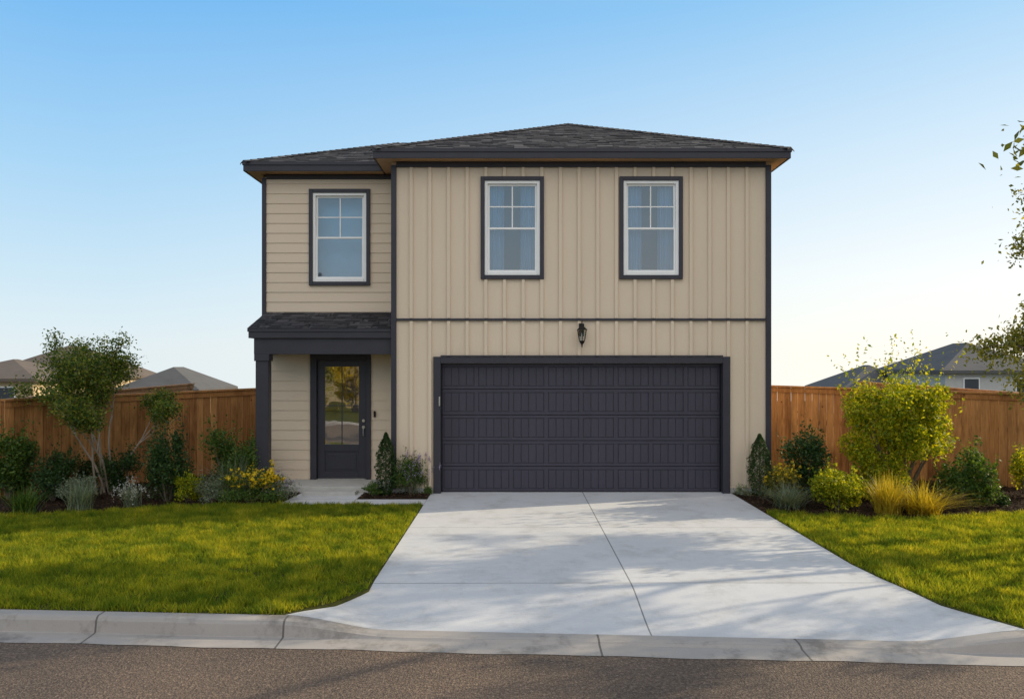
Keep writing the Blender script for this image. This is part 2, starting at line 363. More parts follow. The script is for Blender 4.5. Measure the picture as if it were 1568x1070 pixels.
def lap(mb,x0,x1,z0,z1,y,holes,h=.182,axis=0):
    z=z0
    while z<z1-1e-4:
        zt=min(z+h,z1); X=sorted(set([x0,x1]+[q for hh_ in holes for q in hh_[:2]])); Z=sorted(set([z,zt]+[q for hh_ in holes for q in hh_[2:] if z<q<zt]))
        dep=lambda q:.013*(1-(q-z)/h)
        for a,b in zip(X,X[1:]):
            if a<x0-1e-6 or b>x1+1e-6: continue
            for c,d in zip(Z,Z[1:]):
                if any(q[0]<(a+b)/2<q[1] and q[2]<(c+d)/2<q[3] for q in holes): continue
                if axis==0:
                    mb.face((a,y-dep(c),c),(b,y-dep(c),c),(b,y-dep(d),d),(a,y-dep(d),d))
                    if c==z: mb.face((a,y,c),(b,y,c),(b,y-dep(c),c),(a,y-dep(c),c))
                else:
                    s=axis
                    mb.face((y+s*dep(c),a,c),(y+s*dep(c),b,c),(y+s*dep(d),b,d),(y+s*dep(d),a,d))
                    if c==z: mb.face((y,a,c),(y,b,c),(y+s*dep(c),b,c),(y+s*dep(c),a,c))
        z+=h
mb=MB(); YW=.9; XW=-4.67
DO=(-3.70,-2.71,.12,2.34)
lap(mb,XW,XL,.12,5.70,YW,[sh(W3,.05),DO])
lap(mb,.065,12,.1,5.75,XR,[],axis=1)
lap(mb,YW+.05,12,.1,5.75,XW,[],axis=-1)
lap(mb,.065,YW,.1,5.75,XL,[],axis=-1)
mb.face((XW,12,0),(XR,12,0),(XR,12,5.75),(XW,12,5.75))
mb.obj('lap_siding',m_lap,H)
mb=MB(); mb.box(XW-.003,XW+.075,YW-.032,YW+.07,.12,5.69); mb.box(XL-.075,XL-.006,YW-.032,YW,.12,5.69)
mb.box(XW+.077,XL-.077,YW-.028,YW+.002,5.66,5.75); mb.obj('wing_trim',m_trim,H,bevel=.004)
mb=MB(); mb.box(XW+.1,XR-.1,1.6,11.9,0.01,5.6); mb.obj('interior_core',m_room,H)
def window(w,y,curt):
    x0,x1,z0,z1=w; t=.07
    a=MB(); yo=y-.054
    a.box(x0,x0+t,yo,y+.05,z0,z1); a.box(x1-t,x1,yo,y+.05,z0,z1); a.box(x0+t+.001,x1-t-.001,yo,y+.05,z1-t,z1); a.box(x0+t+.001,x1-t-.001,yo,y+.05,z0,z0+t)
    a.obj('window_trim',m_trim,H,bevel=.004)
    x0+=t;x1-=t;z0+=t;z1-=t; f=.05; b=MB(); yf=y-.030
    b.box(x0,x0+f,yf,y+.08,z0,z1); b.box(x1-f,x1,yf,y+.08,z0,z1); b.box(x0+f,x1-f,yf,y+.08,z1-f,z1); b.box(x0+f,x1-f,yf-.012,y+.08,z0,z0+f*1.1)
    zm=(z0+z1)/2-.02; g0,g1=x0+f,x1-f; s=.036
    for (za,zb,yy) in ((z0+f*1.1,zm+.03,y-.012),(zm-.01,z1-f,y+.020)):
        b.box(g0,g0+s,yy,yy+.03,za,zb); b.box(g1-s,g1,yy,yy+.03,za,zb); b.box(g0+s,g1-s,yy,yy+.03,za,za+s); b.box(g0+s,g1-s,yy,yy+.03,zb-s,zb)
    xc=(x0+x1)/2; b.box(xc-.011,xc+.011,y+.026,y+.034,zm+.025,z1-f-s); b.box(g0+s,g1-s,y+.027,y+.033,(zm+z1-f)/2-.011,(zm+z1-f)/2+.011)
    b.obj('window_frame',m_white,H,bevel=.003)
    g=MB(); g.face((g0+.01,y+.004,z0+f),(g1-.01,y+.004,z0+f),(g1-.01,y+.004,zm+.01),(g0+.01,y+.004,zm+.01)); g.face((g0+.01,y+.036,zm),(g1-.01,y+.036,zm),(g1-.01,y+.036,z1-f),(g0+.01,y+.036,z1-f))
    g.obj('window_pane',m_glass,H)
    r=MB(); A,B,Cc,D=x0-.25,x1+.25,z0-.3,z1+.1; yb=y+.65
    r.face((A,yb,Cc),(B,yb,Cc),(B,yb,D),(A,yb,D)); r.face((A,y+.1,Cc),(A,yb,Cc),(A,yb,D),(A,y+.1,D)); r.face((B,y+.1,Cc),(B,yb,Cc),(B,yb,D),(B,y+.1,D))
    r.face((A,y+.1,D),(B,y+.1,D),(B,yb,D),(A,yb,D)); r.face((A,y+.1,Cc),(B,y+.1,Cc),(B,yb,Cc),(A,yb,Cc)); r.obj('room',m_room,H)
    c=MB()
    rg=[(x0+.02,x0+.02+(x1-x0)*.33),(x1-.02-(x1-x0)*.33,x1-.02)] if curt else [(x0,x1)]
    for a_,b_ in rg:
        n=44; zt=z1+.05; zb=z0-.1
        if curt:
            pv=None
            for i in range(n+1):
                xx=a_+(b_-a_)*i/n; yy=y+.15+.035*math.sin(i*.95)+.015*math.sin(i*.43+1)
                if pv: c.face((pv[0],pv[1],zb),(xx,yy,zb),(xx,yy,zt),(pv[0],pv[1],zt))
                pv=(xx,yy)
        else: c.face((a_,y+.34,zb),(b_,y+.34,zb),(b_,y+.34,zt),(a_,y+.34,zt))
    c.obj('curtain' if curt else 'roller_shade',m_curt,H,smooth=True)
window(W1,0,True); window(W2,0,True); window(W3,YW,False)
mb=MB(); gx0,gx1=-1.284,3.614; nS=5; hS=2.255/nS; yd=.125
for s in range(nS):
    z0=.008+s*hS; z1=z0+hS-.010
    mb.box(gx0-.02,gx1+.02,yd+.018,yd+.05,z0,z1)
    r=.05; mb.box(gx0,gx1,yd,yd+.019,z0,z0+r); mb.box(gx0,gx1,yd,yd+.019,z1-r,z1)
    nP=8; pw=(gx1-gx0)/nP
    for p in range(nP+1):
        c=gx0+p*pw; a=max(gx0,c-.035); b=min(gx1,c+.035)
        mb.box(a,b,yd,yd+.019,z0+r+.0005,z1-r-.0005)
    for p in range(nP):
        a=gx0+p*pw+.043; b=gx0+(p+1)*pw-.043; n=4; q=(b-a)/n
        for i in range(n): mb.box(a+i*q+.006,a+(i+1)*q-.006,yd+.006,yd+.0185,z0+r+.010,z1-r-.010)
mb.obj('garage_door',m_gdoor,H,bevel=.003)
mb=MB(); mb.box(gx0,gx1,yd-.01,yd+.04,0.0055,.018); mb.box(gx0-.001,gx0+.02,.10,yd-.002,.02,2.25); mb.box(gx1-.02,gx1+.001,.10,yd-.002,.02,2.25)
mb.obj('door_weatherseal',m_black,H)
mb=MB(); mb.box(-1.315,-1.290,-.070,-.053,1.52,1.68); mb.obj('keypad',m_metal,H,bevel=.005)
def hiproof(x0,x1,y0,y1,z0,rise,name,half=None):
    half=(x1-x0)/2 if half is None else half
    xm0=x0+half; xm1=x1-half
    zt=z0+rise; f=MB(); sd=MB()
    if abs(xm1-xm0)<1e-6: f.face((x0,y0,z0),(x1,y0,z0),(xm0,y0+half,zt)); f.face((x1,y1,z0),(x0,y1,z0),(xm0,y1-half,zt))
    else: f.face((x0,y0,z0),(x1,y0,z0),(xm1,y0+half,zt),(xm0,y0+half,zt)); f.face((x1,y1,z0),(x0,y1,z0),(xm0,y1-half,zt),(xm1,y1-half,zt))
    sd.face((x0,y1,z0),(x0,y0,z0),(xm0,y0+half,zt),(xm0,y1-half,zt)); sd.face((x1,y0,z0),(x1,y1,z0),(xm1,y1-half,zt),(xm1,y0+half,zt))
    f.obj(name+'_front',m_shx,H); sd.obj(name+'_side',m_shy,H)
    tb=MB(); nrm=Vector((0,-rise/half,1)).normalized(); rows=int(half/.135)
    for j in range(rows):
        ya=y0+j*half/rows; za=z0+(ya-y0)*rise/half
        xa=x0+(ya-y0)+.03; xb=x1-(ya-y0)-.03; xx=xa-(j%3)*.07
        while xx<xb:
            wd=random.uniform(.14,.30); a_=max(xx,xa); b_=min(xx+wd-.006,xb)
            if b_-a_>.03 and random.random()<.72:
                tb.rv=random.random(); th=random.uniform(.006,.015)
                p=Vector((a_,ya,za))+nrm*th; q=Vector((b_,ya,za))+nrm*th; up=Vector((0,half/rows,rise/rows))
                tb.face(p,q,q+up-nrm*(th-.003),p+up-nrm*(th-.003)); tb.face(p-nrm*th,q-nrm*th,q,p)
            xx+=wd
    tb.obj(name+'_tabs',m_tab,H)
    cp=MB()
    for a,b in (((x0,y0,z0),(xm0,y0+half,zt)),((x1,y0,z0),(xm1,y0+half,zt)),((xm0,y0+half,zt),(xm0,y1-half,zt))):
        a=Vector(a);b=Vector(b);d=b-a;L=d.length;d.normalize(); sx=d.cross(Vector((0,0,1))).normalized(); n=int(L/.14)
        for i in range(n):
            cp.rv=random.random(); p=a+d*(i*L/n)+Vector((0,0,.022)); q=p+d*.17; dn=Vector((0,0,-.045)); u=Vector((0,0,.012))
            for s_ in (1,-1): cp.face(p+u,q,q+sx*s_*.12+dn,p+u+sx*s_*.12+dn)
            cp.face(p+u,p+u+sx*.12+dn,p+sx*.12+dn*1.4,p); cp.face(p+u,p+u-sx*.12+dn,p-sx*.12+dn*1.4,p)
    cp.obj(name+'_caps',m_tab,H)
def tabmat():
    m,nt,out=newmat('shingle_tabs'); f=noisetex(nt,geo(nt),120,2,.7)
    col=ramp(nt,rndattr(nt),[(0,(.027,.027,.032)),(.4,(.056,.054,.060)),(.75,(.090,.086,.092)),(1,(.145,.137,.142))])
    col=mix(nt,1,col,ramp(nt,f,[(.3,(.6,.6,.6)),(.7,(1.3,1.3,1.3))]),'MULTIPLY'); bsdf(nt,out,col,.9,f,.5,.004,.2); return m
m_tab=tabmat()
ox0,ox1,oy=XL-.27,XR+.25,-.32; ZE=5.905
hiproof(ox0,ox1,oy,12.3,ZE,1.47,'main_roof')
wx0=XW-.25; wy=YW-.32
hiproof(wx0,ox0+2.5,wy,12.2,ZE+.004,1.0,'wing_roof',half=2.45)
mb=MB()
mb.box(ox0,ox1,oy,oy+.025,5.745,5.90); mb.box(ox0,ox0+.025,oy+.026,12.3,5.745,5.90); mb.box(ox1-.025,ox1,oy+.026,12.3,5.745,5.90)
mb.box(ox0-.014,ox1+.014,oy-.016,oy-.001,5.85,5.912); mb.box(ox1+.001,ox1+.016,oy,12.3,5.85,5.912)
mb.box(wx0,ox0-.002,wy,wy+.025,5.742,5.898); mb.box(wx0,wx0+.025,wy+.026,12.2,5.742,5.898); mb.box(wx0-.014,ox0-.016,wy-.016,wy-.001,5.85,5.910)
mb.box(wx0-.016,wx0-.001,wy,12.2,5.85,5.91)
mb.obj('fascia',m_trim,H,bevel=.004)
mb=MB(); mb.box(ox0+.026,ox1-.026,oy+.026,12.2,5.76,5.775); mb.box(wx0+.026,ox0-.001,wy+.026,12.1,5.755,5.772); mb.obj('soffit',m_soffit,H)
mb=MB(); PX0=-4.62; PY=.02; zt=3.20; ze=2.865
mb.face((PX0-.04,PY-.02,ze),(XL-.002,PY-.02,ze),(XL-.002,YW-.01,zt),(PX0+.01,YW-.01,zt)); mb.obj('porch_roof',m_shx,H)
tb=MB(); nrm=Vector((0,-.37,1)).normalized()
for j in range(7):
    ya=PY-.02+j*.128; za=ze+(zt-ze)*j/7; xx=PX0-.03-(j%3)*.06
    while xx<XL-.03:
        wd=random.uniform(.14,.28); a_=max(xx,PX0-.03+j*.008); b_=min(xx+wd-.006,XL-.01)
        if b_-a_>.03 and random.random()<.75:
            tb.rv=random.random()*.7; th=random.uniform(.008,.018); p=Vector((a_,ya,za))+nrm*th; q=Vector((b_,ya,za))+nrm*th; up=Vector((0,.124,(zt-ze)/7))
            tb.face(p,q,q+up-nrm*(th-.003),p+up-nrm*(th-.003)); tb.face(p-nrm*th,q-nrm*th,q,p)
        xx+=wd
tb.obj('porch_roof_tabs',m_tab,H)
mb=MB(); mb.face((PX0-.04,PY-.02,ze),(PX0+.01,YW-.01,zt),(PX0-.03,YW-.01,ze)); mb.obj('porch_roof_side',m_shy,H)
mb=MB(); mb.box(PX0-.02,XL-.004,PY,PY+.025,2.70,2.86); mb.box(PX0-.02,PX0+.005,PY+.026,YW-.02,2.70,2.86)
mb.box(PX0-.035,XL-.004,PY-.016,PY-.001,2.81,2.868)
mb.box(PX0+.06,XL-.005,PY+.05,PY+.24,2.42,2.699); mb.box(PX0+.06,PX0+.25,PY+.242,YW-.035,2.42,2.699)
mb.obj('porch_beam',m_trim,H,bevel=.004)
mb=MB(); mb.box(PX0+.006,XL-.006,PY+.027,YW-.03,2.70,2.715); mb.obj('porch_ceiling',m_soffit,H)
mb=MB(); mb.box(-4.53,-4.31,PY+.045,PY+.245,.2,2.30); mb.box(-4.55,-4.29,PY+.025,PY+.265,.12,.20); mb.box(-4.55,-4.29,PY+.025,PY+.265,2.30,2.42); mb.obj('porch_post',m_trim,H,bevel=.006)
mb=MB(); mb.box(-4.62,XL-.01,-.0,YW+.6,-.05,.118); mb.box(-3.62,-2.72,-.28,-.002,-.05,.065); mb.obj('porch_slab',m_found,H,bevel=.01)
mb=MB(); mb.tube((-4.14,.42,2.69),(-4.14,.42,2.60),.05,.045,10,True); mb.obj('porch_camera',m_black,H)
mb=MB(); mb.box(-2.605,-2.565,YW-.05,YW-.02,1.27,1.38); mb.obj('doorbell',m_black,H,bevel=.005)
D=empty('front_door'); D.parent=H
mb=MB(); mb.box(-3.775,-3.66,YW-.05,YW+.09,.121,2.43); mb.box(-2.74,-2.655,YW-.05,YW+.09,.121,2.43); mb.box(-3.659,-2.741,YW-.05,YW+.09,2.32,2.428); mb.obj('door_frame',m_trim,D,bevel=.004)
yd=YW+.03; X0,X1,Z0,Z1=-3.655,-2.745,.135,2.315; gx0,gx1,gz0,gz1=-3.52,-2.89,.76,2.20
mb=MB(); mb.box(X0,gx0,yd,yd+.045,Z0,Z1); mb.box(gx1,X1,yd,yd+.045,Z0,Z1); mb.box(gx0,gx1,yd,yd+.045,gz1,Z1); mb.box(gx0,gx1,yd,yd+.045,Z0,.25); mb.box(gx0,gx1,yd,yd+.045,.63,gz0)
mb.box(gx0,gx1,yd+.018,yd+.04,.25,.63); mb.box(gx0+.05,gx1-.05,yd+.006,yd+.017,.30,.58)
mb.box(-3.214,-3.196,yd+.005,yd+.03,gz0,gz1); mb.box(gx0,gx1,yd+.007,yd+.028,1.47,1.488)
mb.obj('door_leaf',m_door,D,bevel=.004)
mb=MB(); mb.face((gx0,yd+.016,gz0),(gx1,yd+.016,gz0),(gx1,yd+.016,gz1),(gx0,yd+.016,gz1)); mb.obj('door_glass',m_dglass,D)
mb=MB(); mb.box(gx0-.3,gx1+.1,yd+.6,yd+.62,.1,2.5); mb.obj('hall',m_room,D)
mb=MB()
for z,r in ((1.20,.030),(1.08,.030)): mb.tube((-2.80,yd-.03,z),(-2.80,yd,z),r*.9,r,14,True)
mb.tube((-2.80,yd-.05,.93),(-2.80,yd-.05,1.05),.009,.009,8,True); mb.tube((-2.80,yd-.05,.93),(-2.80,yd,.93),.009,.014,8,True); mb.tube((-2.80,yd-.05,1.05),(-2.80,yd,1.05),.009,.009,8,True)
mb.box(-3.64,-2.76,YW-.02,YW+.08,.119,.134)
mb.obj('door_hardware',m_metal,D)
L=empty('wall_lantern',(1.16,0,2.75))
mb=MB(); mb.box(-.045,.045,-.055,-.02,-.02,.20)
mb.tube((0,-.045,.13),(0,-.12,.20),.009,.009,8); mb.tube((0,-.12,.20),(0,-.15,.17),.009,.009,8)
mb.tube((0,-.15,.09),(0,-.15,.17),.098,.012,6,True,.52); mb.tube((0,-.15,.17),(0,-.15,.24),.012,.004,6,True); mb.tube((0,-.15,.085),(0,-.15,.093),.102,.102,6,True,.52)
mb.tube((0,-.15,-.13),(0,-.15,-.10),.045,.055,6,True,.52); mb.tube((0,-.15,-.17),(0,-.15,-.13),.012,.045,6,True,.52); mb.tube((0,-.15,-.22),(0,-.15,-.17),.006,.014,6,True)
for i in range(6):
    t=2*math.pi*i/6+.52; c,s=math.cos(t),math.sin(t); mb.tube((c*.052,-.15+s*.052,-.10),(c*.085,-.15+s*.085,.088),.006,.006,5)
mb.obj('lantern_frame',m_black,L)
mb=MB(); mb.tube((0,-.15,-.10),(0,-.15,.088),.048,.080,6,False,.52); mb.obj('lantern_glass',m_lglass,L)
mb=MB(); mb.tube((0,-.15,-.10),(0,-.15,0),.013,.013,8,True); mb.tube((0,-.15,0),(0,-.15,.035),.016,.003,8,True); mb.obj('lantern_candle',m_white,L)
# ------------------------------------------------------------------ fences
def fence(pts):
    F=empty('wooden_fence'); pk=MB(); rl=MB()
    for (xa,ya,za),(xb,yb,zb) in zip(pts,pts[1:]):
        a=Vector((xa,ya,0)); b=Vector((xb,yb,0)); d=b-a; Ln=d.length; d.normalize(); nrm=Vector((d.y,-d.x,0))
        if nrm.dot(Vector((0,-14,0))-a)<0: nrm=-nrm
        w=.145; n=max(1,round(Ln/w)); w=Ln/n
        for i in range(n):
            z=za+(zb-za)*(i+.5)/n; pk.rv=random.random(); o=a+d*(i*w+.0015)+nrm*(random.random()*.010)+Vector((0,0,-.12))
            pk.obox(o,d*(w-.008),-nrm*.018,Vector((0,0,z+.12-.03)))
        sl=Vector((0,0,zb-za))
        rl.rv=.35; rl.obox(a+nrm*.030+Vector((0,0,za-.135)),d*Ln+sl,-nrm*.018,Vector((0,0,.09)))
        rl.rv=.6; rl.obox(a+nrm*.055+Vector((0,0,za-.029)),d*Ln+sl,-nrm*.13,Vector((0,0,.035)))
        for zz in (.3,1.0): rl.obox(a-nrm*.02+Vector((0,0,zz)),d*Ln,-nrm*.04,Vector((0,0,.09)))
        m=max(1,round(Ln/2.4))
        for i in range(m+1):
            rl.obox(a+d*(Ln*i/m)-nrm*.061+Vector((0,0,-.2)),d*.09,-nrm*.09,Vector((0,0,za+.1)))
    pk.obj('pickets',m_wood,F); rl.obj('rails_and_cap',m_wood,F)
fence([(4.46,4.1,1.81),(9.35,.42,1.715),(9.9,9,1.75)])
fence([(-4.68,3.85,1.76),(-8.56,-.5,1.655),(-9.2,9,1.7)])
# ------------------------------------------------------------------ plants
def bush(name,loc,rx,ry,h,n,size,mat,stems=7,clumps=14,z0=.08,aspect=.5,flowers=None,fn=0,fsize=.02,ftop=.7,barkm=None,sig=.36,zlo=.2):
    E=empty(name,loc); cs=[]
    for i in range(clumps):
        t=rng.random()*2*math.pi; r=rng.random()**.5*.78; zz=rng.uniform(zlo,.88)
        k=math.sqrt(max(.2,1-((zz-.5)/.6)**2)); cs.append((rx*r*k*math.cos(t),ry*r*k*math.sin(t),h*zz))
    cs=np.array(cs); which=rng.integers(0,clumps,n); sc=rng.uniform(.6,1.25,clumps)[which][:,None]
    dirs=unit(rng.normal(size=(n,3))); rad=(rng.random(n)**.4)[:,None]
    P=cs[which]+dirs*rad*sc*np.array([rx,ry,h*.55])*sig*1.25
    P[:,2]=np.maximum(P[:,2],z0*rng.random(n)+.01)
    m_=n//7; rs=np.random.default_rng(5+clumps+int(abs(loc[0])*100)); nd=clumps*3; dd=unit(rs.normal(size=(nd,3))*.6+np.array([0,0,.9])); k=rng.integers(0,nd,m_); base=cs[k%clumps]
    P2=base+dd[k]*(rng.random(m_)[:,None])*np.array([rx,ry,h])*.55+rng.normal(size=(m_,3))*.015
    P2[:,2]=np.maximum(P2[:,2],.02)
    P=np.concatenate([P,P2]); leaves('foliage',P,size,mat,E,aspect)
    mb=MB()
    for i in range(min(stems,clumps)):
        c=Vector(cs[i]); b=Vector((c.x*.15,c.y*.15,0)); mid=b.lerp(c,.5)+Vector((random.uniform(-.03,.03),random.uniform(-.03,.03),.03)); rr=.012*max(h,.4)
        mb.tube(b,mid,rr,rr*.75,5); mb.tube(mid,c,rr*.75,rr*.35,5)
    mb.obj('stems',barkm or m_bark,E)
    if flowers:
        T=P[P[:,2]>h*ftop*.75]
        if len(T)>5:
            c=T[rng.integers(0,len(T),fn)]; c=c+np.array([0,0,.02]); k=rng.integers(0,fn,fn*9); Q=c[k]+rng.normal(size=(fn*9,3))*fsize*.45
            leaves('flowers',Q,fsize,flowers,E,.8,.8)
    return E
def tuft(name,loc,h,spread,n,w,mat,flowers=None,fn=0,lean=.6):
    E=empty(name,loc); seg=5; az=rng.random(n)*2*math.pi; ln=h*(.6+.55*rng.random(n)); out_=(rng.random(n)**.7)*lean
    b=np.stack([rng.normal(size=n)*spread*.18,rng.normal(size=n)*spread*.18,np.zeros(n)],1); d=np.stack([np.cos(az),np.sin(az)],1); sidev=np.stack([-np.sin(az),np.cos(az),np.zeros(n)],1)
    pts=[]
    for s in range(seg+1):
        t=s/seg; r=ln*out_*(t**1.3)*spread/h*2.0; z=ln*(t-.55*out_*t**2.3)
        pts.append(b+np.stack([d[:,0]*r,d[:,1]*r,z],1))
    Q=[]
    for s in range(seg):
        w0=w*(1-(s/seg)**2)*.5; w1=w*(1-((s+1)/seg)**2)*.5+.0004
        Q.append(np.stack([pts[s]-sidev*w0,pts[s]+sidev*w0,pts[s+1]+sidev*w1,pts[s+1]-sidev*w1],1))
    co=np.stack(Q,1).reshape(-1,3); npmesh('blades',co,4,mat,E,np.repeat(rng.random(n),seg))
    if flowers:
        tip=pts[-1][rng.integers(0,n,fn)]; k=rng.integers(0,fn,fn*10); Qp=tip[k]+rng.normal(size=(fn*10,3))*np.array([.012,.012,.035])
        leaves('flowers',Qp,.022,flowers,E,.7,.5)
    return E
def cypress(name,loc,r,h,n,mat):
    E=empty(name,loc); t=rng.random(n); z=h*(t**.85); prof=r*np.sin(np.clip(.35+z/h*2.75,0,math.pi))**.75*(1-.15*z/h)
    prof=np.where(z/h>.9,prof*.8,prof)
    a=rng.random(n)*2*math.pi; rr=prof*(.55+.5*rng.random(n)**.5)*(1+.18*np.sin(a*5+z*22)+.12*np.sin(a*3-z*31))
    P=np.stack([rr*np.cos(a),rr*np.sin(a),z+.02],1); leaves('foliage',P,.035,mat,E,.35,.9)
    mb=MB(); mb.tube((0,0,0),(0,0,h*.9),.02,.005,6); mb.obj('trunk',m_bark,E)
def W(px,py,z=0):
    D=(2.24-z)*1232/(py-558); return ((px-788)/1232*D,D-14,z)
def tree(name,loc,dirs,L0,r0,depth,leafn,leafsize,mat,bark,seed,spread=.55,decay=.74,droop=0,sig=.16,lastlev=2,kids=(2,3)):
    rnd=random.Random(seed); E=empty(name,loc); mb=MB(); tips=[]
    def grow(p,d,L,r,dep):
        n=4; q=p.copy(); dd=d.copy()
        for i in range(n):
            dd=(dd+Vector((rnd.gauss(0,.12),rnd.gauss(0,.12),rnd.gauss(0,.06)+(.06 if dep>1 else .02-droop)))).normalized()
            q2=q+dd*L/n; ra=r*(1-.35*i/n); rb=r*(1-.35*(i+1)/n); mb.tube(q,q2,ra,rb,7 if dep>2 else 4)
            if dep<=lastlev-1: tips.append((q2.copy(),dep))
            q=q2
            if dep>=1 and i>0 and rnd.random()<.35 and dep<depth: 
                sd=(dd+Vector((rnd.gauss(0,1),rnd.gauss(0,1),rnd.gauss(0,.5)))*spread*1.2).normalized(); grow(q.copy(),sd,L*decay*.7,rb*.5,max(0,dep-2) if dep>1 else 0)
        if dep==0: return
        for _ in range(rnd.choice(kids)):
            sd=(dd+Vector((rnd.gauss(0,1),rnd.gauss(0,1),rnd.gauss(0,.6)))*spread).normalized(); grow(q.copy(),sd,L*decay*rnd.uniform(.8,1.15),r*.6,dep-1)
    for d,l in dirs: grow(Vector((rnd.uniform(-.05,.05)*len(dirs)/3,rnd.uniform(-.04,.04),-.02)),Vector(d).normalized(),L0*l,r0,depth)
    mb.obj('trunk_and_limbs',bark,E,smooth=True)
    T=np.array([t[0] for t in tips]); k=rng.integers(0,len(T),leafn); P=T[k]+rng.normal(size=(leafn,3))*sig*np.array([1,1,.8])
    leaves('leaves',P,leafsize,mat,E,.5,.3)
    return E
tree('crape_myrtle_tree',W(158,757),[((-.26,.1,1),1),((-.10,-.15,1),1.05),((.08,.15,1),1.15),((.30,-.05,1),1.0),((.02,.2,1),1.05),((.24,.2,1),.85),((-.2,-.1,1),.8)],1.15,.022,3,26000,.048,G_tree,m_barkl,5,spread=.38,decay=.60,sig=.085)
def B(name,px,py,wpx,hpx,n,size,mat,**k):
    l=W(px,py); s=1232/(l[1]+14); bush(name,l,wpx/2/s,wpx/2/s,hpx/s,int(n*1.3),size,mat,**k)
def T(name,px,py,wpx,hpx,n,w,mat,**k):
    l=W(px,py); s=1232/(l[1]+14); tuft(name,l,hpx/s,wpx/2/s,n,w,mat,**k)
B('laurel_shrub',12,765,90,100,3400,.06,G_mid)
B('boxwood_shrub',82,768,84,74,3600,.045,G_dark)
B('holly_shrub',48,752,70,66,2400,.05,G_dark)
B('holly_shrub',128,750,70,50,2000,.045,G_dark)
T('liriope_plant',40,787,75,45,320,.012,G_mid)
T('liriope_plant',122,782,72,50,320,.010,G_silver)
B('catmint_plant',118,770,60,40,1400,.035,G_silver)
T('white_sage_plant',200,776,54,38,260,.008,G_silver,flowers=F_white,fn=50)
B('holly_shrub',256,768,78,108,4800,.045,G_dark,clumps=20)
B('holly_shrub',188,755,66,66,2600,.045,G_dark)
B('abelia_shrub',288,770,50,42,1100,.04,G_yel)
B('dusty_miller_plant',324,770,54,38,1200,.04,G_silver,aspect=.3)
B('viburnum_shrub',355,752,92,88,5000,.05,G_mid,clumps=20)
T('maiden_grass',362,758,110,64,520,.010,G_silver,lean=.9)
B('coreopsis_plant',384,770,96,46,2200,.04,G_mid,flowers=F_yel,fn=190,fsize=.032,ftop=.6)
B('lambs_ear_plant',430,767,50,34,1200,.035,G_silver,flowers=F_pur,fn=40,aspect=.3)
l=W(598,752); cypress('italian_cypress',(l[0],-.28,0),.17,1.06,6500,G_dark)
B('salvia_plant',630,757,74,56,2800,.045,G_mid,aspect=.35)
T('salvia_flower_plant',632,756,80,62,90,.005,G_silver,flowers=F_pur,fn=150,lean=.5)
B('groundcover_plant',570,760,42,20,800,.03,G_mid)
B('groundcover_plant',655,758,16,14,250,.03,G_mid)
cypress('italian_cypress',(4.16,-.34,0),.19,1.04,6500,G_dark)
B('groundcover_plant',1137,760,30,16,500,.03,G_silver)
B('euonymus_shrub',1238,762,86,92,4200,.05,G_dark,clumps=18)
B('lantana_plant',1206,768,72,52,1800,.04,G_olive,flowers=F_yel,fn=110,fsize=.028)
T('blue_oat_grass',1208,778,90,46,380,.009,G_silver,lean=.9)
B('ligustrum_shrub',1284,784,90,62,5200,.042,G_yel,clumps=18)
l=W(1374,764); bush('privet_tree',l,1.08,.85,2.02,19000,.058,G_yel,stems=16,clumps=46,sig=.21,zlo=.34)
B('privet_shrub',1350,768,96,86,3600,.05,G_yel)
T('fountain_grass',1358,788,76,66,520,.009,G_gold,lean=.6)
T('golden_carex',1412,788,104,56,640,.010,G_gold,lean=1.0)
B('gardenia_shrub',1484,776,84,80,3400,.055,G_mid)
B('boxwood_shrub',1535,777,34,22,700,.03,G_dark)
B('spirea_shrub',1572,762,64,74,2600,.045,G_yel)
tree('live_oak_tree',(9.85,-3.0,0),[((-.03,0,1),1.2),((-.42,.1,.95),.85),((.35,-.3,.9),1)],2.15,.07,4,30000,.065,G_olive,m_bark,21,spread=.66,decay=.66,sig=.12,kids=(2,3),droop=.10)
tree('street_oak_tree',(12.6,-2.4,0),[((0,0,1),1)],4.4,.09,4,13000,.13,G_olive,m_bark,33,spread=.5,decay=.55,sig=.22)
# ------------------------------------------------------------------ neighbours
m_nroof=simple('distant_roof',(.13,.105,.09),.9,.15,1,20); m_nroof2=simple('distant_roof_grey',(.10,.10,.105),.9,.15,1,20)
m_nw1=simple('beige_stucco',(.55,.42,.27),.8,.06); m_nw2=simple('pale_grey_siding',(.48,.48,.48),.8,.06); m_nwin=simple('dark_window',(.05,.06,.08),.15,.05)
def nhouse(x,y,w,d,zb,ze,zr,mw,mr,half=None):
    E=empty('neighbour_house',(x,y,0)); mb=MB(); mb.box(-w/2,w/2,0,d,zb,ze); mb.obj('walls',mw,E)
    o=.5; half=half or min(w,d)/2+o; mb=MB(); a,b,c,e=-w/2-o,w/2+o,-o,d+o
    r=[(a,c,ze),(b,c,ze),(b,e,ze),(a,e,ze)]; p=[(a+half,c+half,zr),(b-half,c+half,zr),(b-half,e-half,zr),(a+half,e-half,zr)]
    mb.face(r[0],r[1],p[1],p[0]); mb.face(r[1],r[2],p[2],p[1]); mb.face(r[2],r[3],p[3],p[2]); mb.face(r[3],r[0],p[0],p[3]); mb.box(a,b,c,e,ze-.2,ze-.004)
    mb.obj('roof',mr,E)
    f=MB(); g=MB(); n=max(2,int(w/3))
    for i in range(n):
        cx=-w/2+w*(i+.5)/n; zt=ze-.5; f.box(cx-.55,cx+.55,-.05,.02,zt-1.5,zt); g.box(cx-.47,cx+.47,-.065,-.04,zt-1.42,zt-.08)
    f.obj('window_frames',m_white,E); g.obj('window_panes',m_nwin,E)
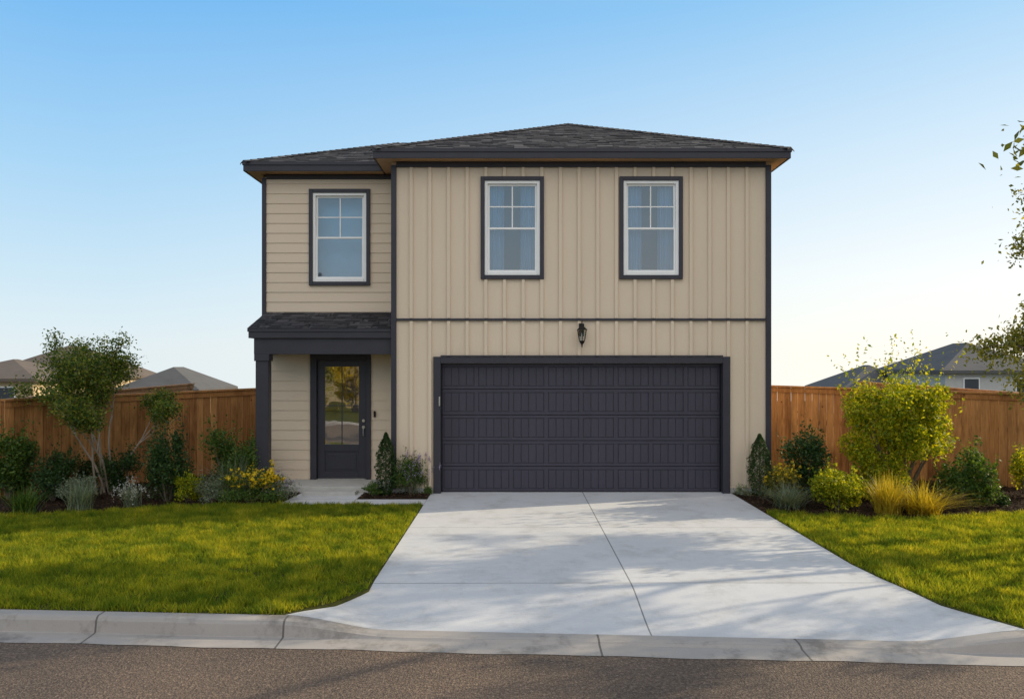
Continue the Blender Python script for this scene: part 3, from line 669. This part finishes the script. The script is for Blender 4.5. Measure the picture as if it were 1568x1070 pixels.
nhouse(-38,50,9,11,-1.6,1.25,3.85,m_nw1,m_nroof); nhouse(-33.8,37,6.5,7,-1.5,1.35,2.6,m_nw1,m_nroof)
nhouse(-26.6,46,5.5,7.4,-1.6,.4,2.05,m_nw1,m_nroof2)
nhouse(28.2,47,6.0,7,-1.6,.45,2.2,m_nw2,m_nroof2)
nhouse(32.4,40,7,9,-1.6,1.85,3.8,m_nw2,m_nroof2)
nhouse(-14,-38,13,9,0,5.4,7.6,m_nw1,m_nroof); nhouse(6,-38,12,9,0,2.8,5,m_nw1,m_nroof2); nhouse(24,-38,12,9,0,5.4,7.6,m_nw2,m_nroof)
bush('reflection_hedge_tree',(-7.4,-22,0),2.0,1.6,4.2,7000,.16,G_gold,clumps=26,sig=.26)  # unseen hedge added across the street to give the door glass gold reflections
bush('reflection_hedge_tree',(-11,-24,0),2.4,1.6,3.2,6000,.16,G_olive,clumps=26,sig=.26)  # second unseen hedge, added for the same door-glass reflection
# ------------------------------------------------------------------ light
sd=Vector((math.cos(math.radians(17.5)),math.sin(math.radians(17.5)),0)); EL=math.radians(22)
v=Vector((sd.x*math.cos(EL),sd.y*math.cos(EL),math.sin(EL)))
l=bpy.data.lights.new('sun','SUN'); l.energy=5; l.angle=math.radians(.5); l.color=(1,.84,.58)
o=bpy.data.objects.new('sun',l); o.rotation_euler=v.to_track_quat('Z','Y').to_euler(); C.objects.link(o)
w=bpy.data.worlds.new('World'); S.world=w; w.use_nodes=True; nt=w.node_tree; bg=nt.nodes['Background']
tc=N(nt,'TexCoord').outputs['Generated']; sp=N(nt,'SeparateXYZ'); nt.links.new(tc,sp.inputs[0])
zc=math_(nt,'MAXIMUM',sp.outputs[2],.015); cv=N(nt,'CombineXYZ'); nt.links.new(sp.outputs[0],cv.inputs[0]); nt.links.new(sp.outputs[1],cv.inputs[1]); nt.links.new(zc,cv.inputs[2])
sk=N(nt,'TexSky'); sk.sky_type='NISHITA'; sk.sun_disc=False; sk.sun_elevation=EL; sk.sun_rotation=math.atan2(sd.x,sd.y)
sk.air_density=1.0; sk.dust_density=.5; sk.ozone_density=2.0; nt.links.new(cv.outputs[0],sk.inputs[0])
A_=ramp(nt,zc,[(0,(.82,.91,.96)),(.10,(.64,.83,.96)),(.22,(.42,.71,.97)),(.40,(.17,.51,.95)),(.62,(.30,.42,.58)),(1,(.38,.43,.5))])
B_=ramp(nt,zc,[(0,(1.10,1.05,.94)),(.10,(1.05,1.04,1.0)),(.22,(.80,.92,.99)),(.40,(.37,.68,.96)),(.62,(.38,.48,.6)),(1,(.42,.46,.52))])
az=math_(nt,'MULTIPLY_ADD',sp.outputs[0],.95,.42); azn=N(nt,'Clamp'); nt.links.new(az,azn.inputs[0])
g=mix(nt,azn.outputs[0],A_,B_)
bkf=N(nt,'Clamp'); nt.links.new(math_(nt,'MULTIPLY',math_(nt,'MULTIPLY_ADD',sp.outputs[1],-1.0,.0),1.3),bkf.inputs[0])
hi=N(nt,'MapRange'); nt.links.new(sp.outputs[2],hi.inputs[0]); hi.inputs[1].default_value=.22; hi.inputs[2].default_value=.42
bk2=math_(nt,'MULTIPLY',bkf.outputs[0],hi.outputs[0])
g=mix(nt,bk2,g,mix(nt,1,(1,.94,.86),(1.55,1.55,1.55),'MULTIPLY'))  # warm bright sky added behind the camera, out of view, to fill the facade
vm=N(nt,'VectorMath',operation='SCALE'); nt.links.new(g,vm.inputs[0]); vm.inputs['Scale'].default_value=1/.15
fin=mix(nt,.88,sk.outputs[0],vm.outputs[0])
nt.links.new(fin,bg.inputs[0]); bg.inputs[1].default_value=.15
S.view_settings.view_transform='Standard'; S.view_settings.look='None'; S.view_settings.exposure=0
cam=bpy.data.cameras.new('camera'); co=bpy.data.objects.new('camera',cam); C.objects.link(co)
co.location=(0,-14,2.24); co.rotation_euler=(math.radians(90),0,0); cam.sensor_width=36; cam.lens=1232/1568*36; cam.shift_x=-4/1568; cam.shift_y=23/1568; cam.clip_end=8000; cam.clip_start=.05
S.camera=co
